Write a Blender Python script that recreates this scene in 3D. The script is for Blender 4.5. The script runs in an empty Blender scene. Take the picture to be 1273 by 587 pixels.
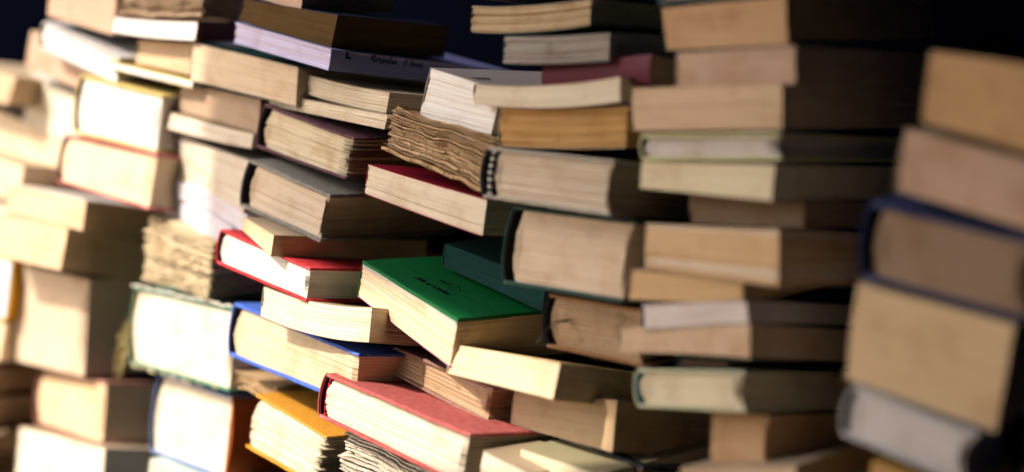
import bpy, math, random
from mathutils import Vector, Matrix, noise
C = bpy.context.scene
R = math.radians
# ------------------------------------------------------------------ camera
CAM_POS = Vector((0, 0, 0.9)); PITCH, ROLL, LENS = R(7), R(6), 60
fwd = Vector((0, math.cos(PITCH), -math.sin(PITCH)))
up0 = Vector((0, math.sin(PITCH), math.cos(PITCH))); rt0 = Vector((1, 0, 0))
rt = rt0*math.cos(ROLL) + up0*math.sin(ROLL); up = -rt0*math.sin(ROLL) + up0*math.cos(ROLL)
cd = bpy.data.cameras.new('camera'); cam = bpy.data.objects.new('camera', cd); C.collection.objects.link(cam)
cam.matrix_world = Matrix((( rt.x, up.x, -fwd.x, CAM_POS.x), (rt.y, up.y, -fwd.y, CAM_POS.y), (rt.z, up.z, -fwd.z, CAM_POS.z), (0,0,0,1)))
cd.lens = LENS; cd.sensor_width = 36; cd.clip_start = .02; cd.clip_end = 500
cd.dof.use_dof = True; cd.dof.focus_distance = 1.425; cd.dof.aperture_fstop = 1.5
C.camera = cam
# ------------------------------------------------------------------ light
SUN = Vector((-.80, -.42, .78)).normalized()          # towards the sun
w = bpy.data.worlds.new('World'); C.world = w; w.use_nodes = True
nt = w.node_tree; bg = nt.nodes['Background']; sky = nt.nodes.new('ShaderNodeTexSky')
sky.sky_type = 'NISHITA'; sky.air_density = .7; sky.dust_density = 3.5; sky.sun_disc = False
sky.sun_elevation = math.asin(SUN.z); sky.sun_rotation = math.atan2(SUN.x, SUN.y)
nt.links.new(sky.outputs[0], bg.inputs[0]); bg.inputs[1].default_value = .14
sl = bpy.data.lights.new('sun', 'SUN'); sl.energy = 2.0; sl.angle = R(.5); sl.color = (1, .90, .76)
so = bpy.data.objects.new('sun', sl); C.collection.objects.link(so)
so.rotation_euler = (-SUN).to_track_quat('-Z', 'Y').to_euler()
C.view_settings.view_transform = 'Standard'; C.view_settings.look = 'None'
C.view_settings.exposure = 1.36; C.view_settings.gamma = 1
C.cycles.max_bounces = 5; C.cycles.diffuse_bounces = 1; C.cycles.glossy_bounces = 2
C.cycles.use_denoising = True
# ------------------------------------------------------------------ materials
PAGE = dict(cream=(.80,.72,.57), cream2=(.77,.67,.51), white=(.84,.81,.76), butter=(.78,.68,.47), ochre=(.62,.38,.19), rose=(.62,.42,.30),
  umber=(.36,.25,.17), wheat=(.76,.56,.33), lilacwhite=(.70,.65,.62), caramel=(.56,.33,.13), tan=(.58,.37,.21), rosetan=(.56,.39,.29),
  sand=(.66,.48,.32), lilac=(.64,.57,.52), band=(.68,.46,.26), honey=(.70,.47,.25), rosewhite=(.72,.63,.57), sandgrey=(.60,.46,.29),
  grey=(.36,.33,.30), greycream=(.72,.60,.46), pinkcream=(.78,.62,.46), stainbrown=(.50,.35,.22), tan2=(.60,.43,.26), crumple=(.58,.40,.23),
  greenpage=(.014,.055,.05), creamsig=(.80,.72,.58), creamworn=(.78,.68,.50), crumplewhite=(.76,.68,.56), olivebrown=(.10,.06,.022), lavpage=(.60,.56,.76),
  sandl=(.70,.56,.40), browntan=(.46,.34,.24), greywhite=(.70,.63,.52), lavwhite=(.74,.72,.80), crumpleyellow=(.72,.60,.40), creamworn2=(.72,.62,.44),
  yellowpage=(.70,.57,.39), greenwhite=(.74,.66,.54), creamgrey=(.72,.57,.42), cream3=(.76,.56,.35), cream4=(.80,.64,.44), dimwhite=(.74,.62,.48))
COVER = dict(teal=(.02,.06,.07), kraft=(.50,.38,.25), royal=(.008,.02,.10), pearl=(.62,.59,.58), mustard=(.50,.28,.03), maroon=(.11,.006,.018),
  navy=(.012,.018,.05), lime=(.66,.62,.30), olive=(.20,.19,.11), choco=(.10,.05,.03), slate=(.16,.19,.22), limecream=(.62,.60,.36), tealdark=(.02,.07,.08),
  pinkkraft=(.50,.33,.26), dirtywhite=(.46,.41,.33), greenblack=(.02,.07,.055), rust=(.36,.17,.06), yellowcream=(.72,.50,.22), tan2=(.52,.39,.26),
  black=(.01,.01,.014), olivekhaki=(.42,.37,.22), greycover=(.40,.34,.30), crimsondeep=(.35,.008,.03), greendark=(.006,.05,.04), green=(.003,.145,.035),
  brownred=(.30,.15,.11), crimson=(.46,.085,.075), yellow=(.80,.31,.01), lavender=(.30,.31,.58), printed=(.62,.50,.34), plum=(.11,.035,.048), greycloth=(.25,.235,.195),
  red=(.62,.012,.02), blue=(.045,.13,.60), navyblack=(.01,.012,.05), greenpale=(.06,.20,.13), bluepale=(.16,.25,.50), greenwhite=(.55,.68,.62),
  lilacteal=(.50,.46,.44), yellow2=(.74,.52,.14), redpale=(.46,.12,.11), whitecover=(.74,.70,.64), pinkred=(.55,.22,.17), yellow3=(.70,.34,.02),
  rustside=(.66,.14,.03), kraftgrey=(.34,.30,.25), lavwhite=(.72,.70,.80), tornspine=(.30,.24,.13), ribbongrey=(.20,.28,.24), turq=(.02,.22,.30), magenta=(.30,.06,.22))
def N(nt, t, **k):
    n = nt.nodes.new(t)
    for a, v in k.items(): setattr(n, a, v)
    return n
def mixc(nt, fac, a, b, mode='MIX'):
    m = N(nt, 'ShaderNodeMix', data_type='RGBA', blend_type=mode)
    for sock, v in ((m.inputs[0], fac), (m.inputs[6], a), (m.inputs[7], b)):
        if hasattr(v, 'is_output'): nt.links.new(v, sock)
        elif isinstance(v, (int, float)): sock.default_value = v
        else: sock.default_value = (*v[:3], 1)
    return m.outputs[2]
def ramp(nt, src, a, b, lo=0, hi=1):
    m = N(nt, 'ShaderNodeMapRange'); nt.links.new(src, m.inputs[0])
    for i, v in enumerate((a, b, lo, hi)): m.inputs[i+1].default_value = v
    return m.outputs[0]
def noise_n(nt, vec, scale, detail=2, rough=.5, mapping=None):
    if mapping:
        mp = N(nt, 'ShaderNodeMapping'); mp.inputs['Scale'].default_value = mapping
        nt.links.new(vec, mp.inputs[0]); vec = mp.outputs[0]
    n = N(nt, 'ShaderNodeTexNoise'); n.inputs['Scale'].default_value = scale; n.inputs['Detail'].default_value = detail
    n.inputs['Roughness'].default_value = rough; nt.links.new(vec, n.inputs['Vector']); return n.outputs[0]
MATS = {}
def page_mat(key, look):
    k = ('p', key, look)
    if k in MATS: return MATS[k]
    m = bpy.data.materials.new('pages_' + key); m.use_nodes = True; nt = m.node_tree; L = nt.links
    P = nt.nodes['Principled BSDF']; col = PAGE[key]
    uv = N(nt, 'ShaderNodeUVMap'); tc = N(nt, 'ShaderNodeTexCoord'); oi = N(nt, 'ShaderNodeObjectInfo')
    av = N(nt, 'ShaderNodeVectorMath', operation='ADD'); L.new(uv.outputs[0], av.inputs[0])
    cmb = N(nt, 'ShaderNodeCombineXYZ'); mr = N(nt, 'ShaderNodeMath', operation='MULTIPLY'); mr.inputs[1].default_value = 37
    L.new(oi.outputs['Random'], mr.inputs[0]); L.new(mr.outputs[0], cmb.inputs[0]); L.new(mr.outputs[0], cmb.inputs[1]); L.new(cmb.outputs[0], av.inputs[1])
    v = av.outputs[0]
    fine = noise_n(nt, v, 1, 3, .6, (14, 900, 1)); mid = noise_n(nt, v, 1, 2, .5, (6, 260, 1)); blot = noise_n(nt, v, 28, 4, .6); speck = noise_n(nt, v, 420, 1, .5)
    amp = dict(clean=.7, fine=1.0, sig=1.3, sig2=1.0, worn=1.4, worn2=1.3, rag=1.8, band=.8, stain=1.2, spec=.8)[look]
    d = tuple(c*f for c, f in zip(col, (.70, .62, .52)))
    c = mixc(nt, ramp(nt, fine, .38, .68, 0, .42*amp), col, d)
    c = mixc(nt, ramp(nt, mid, .45, .72, 0, .30*amp), c, d)
    if look == 'sig':
        wv = N(nt, 'ShaderNodeTexWave', wave_type='BANDS', bands_direction='Y'); mp = N(nt, 'ShaderNodeMapping'); mp.inputs['Scale'].default_value = (0, 105, 1)
        L.new(uv.outputs[0], mp.inputs[0]); L.new(mp.outputs[0], wv.inputs[0]); wv.inputs['Scale'].default_value = 1; wv.inputs['Distortion'].default_value = .6; wv.inputs['Detail Scale'].default_value = .05
        c = mixc(nt, ramp(nt, wv.outputs[1], .12, 0, 0, .6), c, tuple(x*.45 for x in d))
    if look == 'band':
        bn = noise_n(nt, v, 1, 1, .4, (1, 110, 1)); c = mixc(nt, ramp(nt, bn, .5, .62, 0, .75), c, (.70, .60, .46))
    c = mixc(nt, ramp(nt, blot, .5, .78, 0, (.75 if look in ('stain', 'worn', 'worn2', 'rag') else .55)), c, tuple(x*f for x, f in zip(d, (.80, .66, .52))))
    if look in ('stain', 'worn', 'rag'):
        st = noise_n(nt, v, 60, 3, .6); c = mixc(nt, ramp(nt, st, .60, .70, 0, .45), c, tuple(x*.35 for x in d))
    c = mixc(nt, ramp(nt, speck, .70, .80, 0, .5 if look in ('fine', 'spec', 'sig', 'worn') else .25), c, tuple(x*.45 for x in d))
    L.new(c, P.inputs['Base Color']); P.inputs['Roughness'].default_value = .88; P.inputs['Specular IOR Level'].default_value = .08
    bp = N(nt, 'ShaderNodeBump'); bp.inputs['Strength'].default_value = .35; bp.inputs['Distance'].default_value = .0006
    L.new(fine, bp.inputs['Height']); L.new(bp.outputs[0], P.inputs['Normal'])
    MATS[k] = m; return m
def cover_mat(key, wear=.25, cloth=True, gloss=None):
    k = ('c', key, wear, cloth)
    if k in MATS: return MATS[k]
    m = bpy.data.materials.new('cover_' + key); m.use_nodes = True; nt = m.node_tree; L = nt.links
    P = nt.nodes['Principled BSDF']; col = COVER[key]; tc = N(nt, 'ShaderNodeTexCoord'); v = tc.outputs['Object']
    big = noise_n(nt, v, 35, 5, .65); weave = noise_n(nt, v, 1400 if cloth else 500, 2, .6); scuff = noise_n(nt, v, 130, 5, .75)
    c = mixc(nt, ramp(nt, big, .35, .75, 0, .5), col, tuple(x*.62 for x in col))
    c = mixc(nt, ramp(nt, weave, .35, .7, 0, .35 if cloth else .1), c, tuple(x*.5 for x in col))
    worn = tuple(min(.7, x*1.35+.10) for x in col)
    c = mixc(nt, ramp(nt, scuff, .60, .74, 0, wear*1.6), c, worn)
    if cloth:
        ge = N(nt, 'ShaderNodeNewGeometry'); pt = ramp(nt, ge.outputs['Pointiness'], .515, .60, 0, 1); mu = N(nt, 'ShaderNodeMath', operation='MULTIPLY'); mu.use_clamp = True
        L.new(pt, mu.inputs[0]); L.new(ramp(nt, scuff, .38, .62, 0, .9), mu.inputs[1]); c = mixc(nt, mu.outputs[0], c, tuple(min(.75, x*1.3+.16) for x in col))
    L.new(c, P.inputs['Base Color']); P.inputs['Roughness'].default_value = .8 if cloth else .55; P.inputs['Specular IOR Level'].default_value = .25
    bp = N(nt, 'ShaderNodeBump'); bp.inputs['Strength'].default_value = .5 if cloth else .15; bp.inputs['Distance'].default_value = .0004
    L.new(weave, bp.inputs['Height']); L.new(bp.outputs[0], P.inputs['Normal'])
    MATS[k] = m; return m
def plain_mat(name, col, rough=.85, nscale=8, var=.25):
    m = bpy.data.materials.new(name); m.use_nodes = True; nt = m.node_tree; P = nt.nodes['Principled BSDF']
    tc = N(nt, 'ShaderNodeTexCoord'); n = noise_n(nt, tc.outputs['Object'], nscale, 5, .6)
    c = mixc(nt, ramp(nt, n, .3, .7, 0, 1), col, tuple(x*(1-var) for x in col)); nt.links.new(c, P.inputs['Base Color'])
    P.inputs['Roughness'].default_value = rough; P.inputs['Specular IOR Level'].default_value = 0; return m
# ------------------------------------------------------------------ mesh helpers
def link(name, verts, faces, mat, parent=None, uvs=None, smooth=False):
    me = bpy.data.meshes.new(name); me.from_pydata(verts, [], faces); me.update()
    if uvs:
        ul = me.uv_layers.new(name='UVMap')
        for lp in me.loops: ul.data[lp.index].uv = uvs[lp.vertex_index]
    if mat: me.materials.append(mat)
    if smooth: me.polygons.foreach_set('use_smooth', [True]*len(me.polygons))
    o = bpy.data.objects.new(name, me); C.collection.objects.link(o)
    if parent: o.parent = parent
    return o
def empty(name, mat):
    o = bpy.data.objects.new(name, None); C.collection.objects.link(o); o.matrix_world = mat; o.empty_display_size = .02
    return o
def perim(x0, x1, y0, y1, nf, ns, r=0):
    """closed outline: front (left to right), right side, back (right to left), left side -> (x, y, edge code, fraction)"""
    p = []
    for i in range(nf): t = i/(nf-1); p.append((x0+(x1-x0)*t, y0, 0, t))
    for i in range(1, ns): t = i/ns; p.append((x1, y0+(y1-y0)*t, 1, t))
    for i in range(nf): t = i/(nf-1); p.append((x1-(x1-x0)*t, y1, 2, t))
    for i in range(1, ns): t = i/ns; p.append((x0, y1-(y1-y0)*t, 3, t))
    return p
def stacked(name, bk, x0, x1, y0, y1, rings, mat, parent, nf=14, ns=5, disp=None, crad=0, smooth=False):
    """rings: list of (z, inset); disp(ringindex, s, edge, frac) -> (outward, dz). The book's warp is applied last."""
    pr = perim(x0, x1, y0, y1, nf, ns); n = len(pr); V = []; U = []
    cx, cy = (x0+x1)/2, (y0+y1)/2
    for j, (z, ins) in enumerate(rings):
        s = 0; px, py = pr[0][0], pr[0][1]
        for i, (x, y, e, f) in enumerate(pr):
            s += abs(x-px)+abs(y-py); px, py = x, y
            o, dz = disp(j, s, e, f) if disp else (0, 0)
            o -= ins
            # corner rounding: pull the ends of each edge in
            nx = {0:0, 1:1, 2:0, 3:-1}[e]; ny = {0:-1, 1:0, 2:1, 3:0}[e]
            X, Y = x+nx*o, y+ny*o
            if e in (0, 2) and (f == 0 or f == 1):
                sx = -1 if x < cx else 1; X = x + sx*(o-crad*.35)
                if crad: Y += -ny*crad*.35
            V.append(bk.warp(X, Y, z+dz)); U.append((s, z))
    F = []
    for j in range(len(rings)-1):
        a, b = j*n, (j+1)*n
        for i in range(n):
            k = (i+1) % n; F.append((a+i, b+i, b+k, a+k))
    bi0 = nf+ns-1
    def cap(base, flip):
        out = []
        for i in range(nf-1):
            poly = [base+i, base+i+1]
            if i == nf-2: poly += [base+nf+q for q in range(ns-1)]
            poly += [base+bi0+(nf-1-(i+1)), base+bi0+(nf-1-i)]
            if i == 0: poly += [base+bi0+nf+q for q in range(ns-1)]
            out.append(tuple(poly[::-1]) if flip else tuple(poly))
        return out
    F += cap(0, False) + cap((len(rings)-1)*n, True)
    return link(name, V, F, mat, parent, U, smooth)
def strip(name, bk, pts, y0, y1, th, mat, parent, ny=4):
    """a bent sheet of section pts (x, z) swept along y with thickness th towards +normal"""
    m = len(pts); V = []; F = []
    off = []
    for i, (x, z) in enumerate(pts):
        a = pts[max(0, i-1)]; b = pts[min(m-1, i+1)]; d = Vector((b[0]-a[0], b[1]-a[1])).normalized(); off.append((x-d.y*th, z+d.x*th))
    for j in range(ny+1):
        y = y0+(y1-y0)*j/ny
        for (x, z) in pts: V.append(bk.warp(x, y, z))
        for (x, z) in off: V.append(bk.warp(x, y, z))
    n = 2*m
    for j in range(ny):
        a, b = j*n, (j+1)*n
        for i in range(m-1):
            F.append((a+i, a+i+1, b+i+1, b+i)); F.append((a+m+i, b+m+i, b+m+i+1, a+m+i+1))
        F.append((a, b, b+m, a+m)); F.append((a+m-1, a+2*m-1, b+2*m-1, b+m-1))
    for base, fl in ((0, 0), (ny*n, 1)):
        for i in range(m-1):
            q = (base+i, base+m+i, base+m+i+1, base+i+1); F.append(q[::-1] if fl else q)
    return link(name, V, F, mat, parent, smooth=False)
class Book:
    def __init__(s, d):
        s.__dict__.update(d); s.T0 = (d['tl']+d['tr'])/2
        s.rnd = random.Random(sum(ord(c)*(i+3) for i, c in enumerate(d['id'])))
    def warp(s, x, y, z):
        u = (x+s.w/2)/s.w; v = -z/s.T0; uc = min(1.05, max(-.05, u)); T = s.tl+(s.tr-s.tl)*uc
        fall = max(.25, 1-.5*y/s.L)
        return (x+s.sh*v, y, -v*T - s.bow*4*uc*(1-uc)*fall*(1 if s.bowb else 1-v))
def build(d):
    bk = Book(d); rnd = bk.rnd; w2 = bk.w/2; T = bk.T0; L = bk.L; sd = rnd.random()*50
    M = Matrix([list(r)+[p] for r, p in zip(d['R'], d['P'])]+[[0, 0, 0, 1]])
    root = empty('book', M); root['label'] = d['label']; root['category'] = 'book'; root['group'] = 'books stacked in a wall of piles'
    st = d['st']; look = d['look']; near = d['hero']
    nz = noise.noise
    pm = page_mat(d['page'], look)
    if look == 'rag':
        ns = max(9, int(T/(.0018 if near else .0024))); rings = []; info = []
        cz = [0]
        for k in range(ns): cz.append(cz[-1]+rnd.choice((.45, .7, 1, 1, 1.6, 2.2)))
        cz = [c/cz[-1] for c in cz]
        for k in range(ns):
            z0 = -T*cz[k]; z1 = z0-T*(cz[k+1]-cz[k])*rnd.uniform(.25, .85); o = rnd.gauss(-.001, .0015)
            rings += [(z0, 0), (z1, 0)]; info += [(k, o, 0), (k, o, 0)]
            if k < ns-1: rings += [(z1-.00005, 0), (-T*cz[k+1]+.00003, 0)]; gg = -.008; info += [(k, gg, 1), (k+1, gg, 1)]
        amp = .0022
        def disp(j, s, e, f):
            k, o, g = info[j]
            wz = nz(Vector((s*15+sd, k*.04, 0)))*amp*2.2 + nz(Vector((s*48+sd, k*.13, 5)))*amp*.9 + nz(Vector((s*150+sd, k*.45, 9)))*amp*.16
            ro = nz(Vector((s*70, k*.6, sd)))*.0032 + nz(Vector((s*420, k*5.1, sd)))*.0012
            return (o + (0 if g else ro), wz)
        stacked('page_block', bk, -w2, w2, 0, L, rings, pm, root, nf=90 if near else 50, ns=50 if near else 16, disp=disp)
        return root
    hard = st in ('hard', 'hardR'); ct = d['ct'] if hard else d.get('sct', .0005)
    ov = .003 if hard else .0002
    gap = d.get('gap', .0035); bx0 = -w2+(.002+gap if hard else .0006); bx1 = w2-ov; by0 = ov if hard else .0002; by1 = L-ov
    conc = d['conc'] if hard or d['conc'] else 0
    jit = dict(clean=.00010, fine=.00016, sig=.0003, sig2=.0003, worn=.0004, worn2=.0006, band=.0002, stain=.0003, spec=.00015)[look]
    dr = .0009 if near else .0016
    top = -ct if hard else -ct*.8; bot = -T+ct if hard else -T+.0004; n = max(6, int((top-bot)/dr)); rings = []; offs = []
    o = 0; wild = look == 'worn2'
    for k in range(n+1):
        z = top+(bot-top)*k/n; o = o*.55+rnd.gauss(0, jit*(.35 if look == 'worn2' else 1))
        if look in ('sig', 'sig2') and k % 3 == 0: o -= .0004
        if rnd.random() < .06: o -= jit*2.5
        rings.append((z, 0)); offs.append((o, rnd.gauss(0, .0016) if wild else 0, k/n))
    def disp(j, s, e, f):
        o, wl, v = offs[j]; r = o+nz(Vector((s*40, j*.7, sd)))*jit*1.2
        if e == 1 and conc: r -= conc*math.sin(math.pi*v)
        if e in (0, 2) and f == 1 and conc: r -= conc*math.sin(math.pi*v)
        if e == 3 or (e in (0, 2) and f == 0):
            if hard: r += .003*math.sin(math.pi*v)-.001
        if wild and (e == 1 or (e == 0 and f > .9)): r += wl
        r += d['face']*nz(Vector((f*2.2, v*1.5, sd+e)))
        return (r, 0)
    pb = stacked('page_block', bk, bx0, bx1, by0, by1, rings, pm, root, nf=26 if near else 12, ns=14 if near else 6, disp=disp)
    cm = cover_mat(d['cover'], d['wear'], hard)
    if hard:
        r = min(.0009, ct*.3)
        for nm, z0, z1 in (('front_cover', 0, -ct), ('back_cover', -T+ct, -T)):
            rg = [(z0, r), (z0-r*.4, r*.3), (z0-r, 0), (z1+r, 0), (z1+r*.4, r*.3), (z1, r)]
            edge = .0007 if d['wear'] > .2 else .0003
            def dc(j, s, e, f, q=sd+z0*900): return (nz(Vector((s*60, q, 0)))*edge + nz(Vector((s*260, q, 1)))*edge*.5, nz(Vector((s*22, q, 7)))*edge*.6)
            stacked(nm, bk, -w2+.001, w2, 0, L, rg, cm, root, nf=34 if near else 14, ns=16 if near else 6, disp=dc, crad=.0022)
        if d.get('spine') != 'none':
            sm = cover_mat(d['spine'] if d.get('spine') else d['cover'], .2, True)
            sc = cover_mat(d['spine_out'], .2, True) if d.get('spine_out') else cm
            m = 12; bul = min(.005, T*.12)
            pts = [(-w2+.0015-bul*math.sin(math.pi*i/m)**.7, -.0004-(T-.0008)*i/m) for i in range(m+1)]
            # outer cloth of the spine, and its dark lining board just inside
            strip('spine', bk, pts, .0003, L-.0003, .0012, sc, root)
            pts2 = [(x+.0016, z*(1-.06)-T*.03) for x, z in pts]
            strip('spine_lining', bk, pts2, .0012, L-.0012, .0012, cover_mat(d.get('lining') or d.get('spine') or 'black', .1, True), root)
        if d.get('headband'):
            hb = d['headband']; V = []; F = []; nn = 26; seg = 7
            mA = cover_mat('whitecover' if hb == 'beads' else 'red', .1, True); mB = cover_mat('black' if hb == 'beads' else 'maroon', .1, True)
            for i in range(nn+1):
                v = i/nn; z = -ct-(T-2*ct)*v; rr = (.0024 if hb == 'beads' else .0016)*(.75+.35*abs(math.sin(v*nn*.5*math.pi))); cxx = -w2+.0010+gap-.002*math.sin(math.pi*v)-(.003 if hb == 'beads' else 0)
                for q in range(seg):
                    a = 2*math.pi*q/seg; V.append(bk.warp(cxx+rr*math.cos(a)*.9, by0+rr*math.sin(a)*.8-.0002, z))
            for i in range(nn):
                for q in range(seg): F.append((i*seg+q, i*seg+(q+1) % seg, (i+1)*seg+(q+1) % seg, (i+1)*seg+q))
            h = link('headband', V, F, mA, root); h.data.materials.append(mB)
            for p in h.data.polygons: p.material_index = (p.index//seg//2) % 2 if hb == 'beads' else (p.index//seg//2) % 2
        if d.get('rside'):
            m = 10; pts = [(w2-.001+.006*math.sin(math.pi*i/m)**.6, -T+T*i/m) for i in range(m+1)]
            strip('spine', bk, pts, .0003, L-.0003, .0015, cover_mat(d['rside'], .2, True), root)
    else:
        for nm, z0, z1 in (('front_cover', 0, -ct), ('back_cover', -T+ct, -T)):
            q = sd+z0*900; am = .0006
            def dc(j, s, e, f, q=q): return (nz(Vector((s*35, q, 0)))*am, 0)
            if d.get('sct') and z0 < 0: z1 = -T; z0 = -T+.0006
            stacked(nm, bk, -w2, w2, 0, L, [(z0, 0), (z1, 0)], cover_mat(d['cover2'], d['wear'], False) if d.get('cover2') and z0 < 0 else cm, root, nf=24 if near else 12, ns=8, disp=dc)
        if st == 'spineR':
            strip('spine', bk, [(w2-.0002, -T), (w2+.0004, -T*.8), (w2+.0006, -T*.5), (w2+.0004, -T*.2), (w2-.0002, 0)], 0, L, .0006, cm, root)
        elif st == 'spinefront':
            x0, x1 = -w2, w2
            V = [bk.warp(x0+(x1-x0)*i/12, -.0008-.0012*math.sin(math.pi*k/4), -T*k/4) for k in range(5) for i in range(13)]
            V += [(a, b_+.002, c) for a, b_, c in V]
            F = [(k*13+i, (k+1)*13+i, (k+1)*13+i+1, k*13+i+1) for k in range(4) for i in range(12)]
            F += [tuple(65+q for q in f)[::-1] for f in F]
            link('spine', V, F, cm, root)
        else:
            strip('spine', bk, [(-w2+.0002, 0), (-w2-.0006, -T*.2), (-w2-.0009, -T*.5), (-w2-.0006, -T*.8), (-w2+.0002, -T)], .0001, L, .0006, cm, root)
    return root
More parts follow.
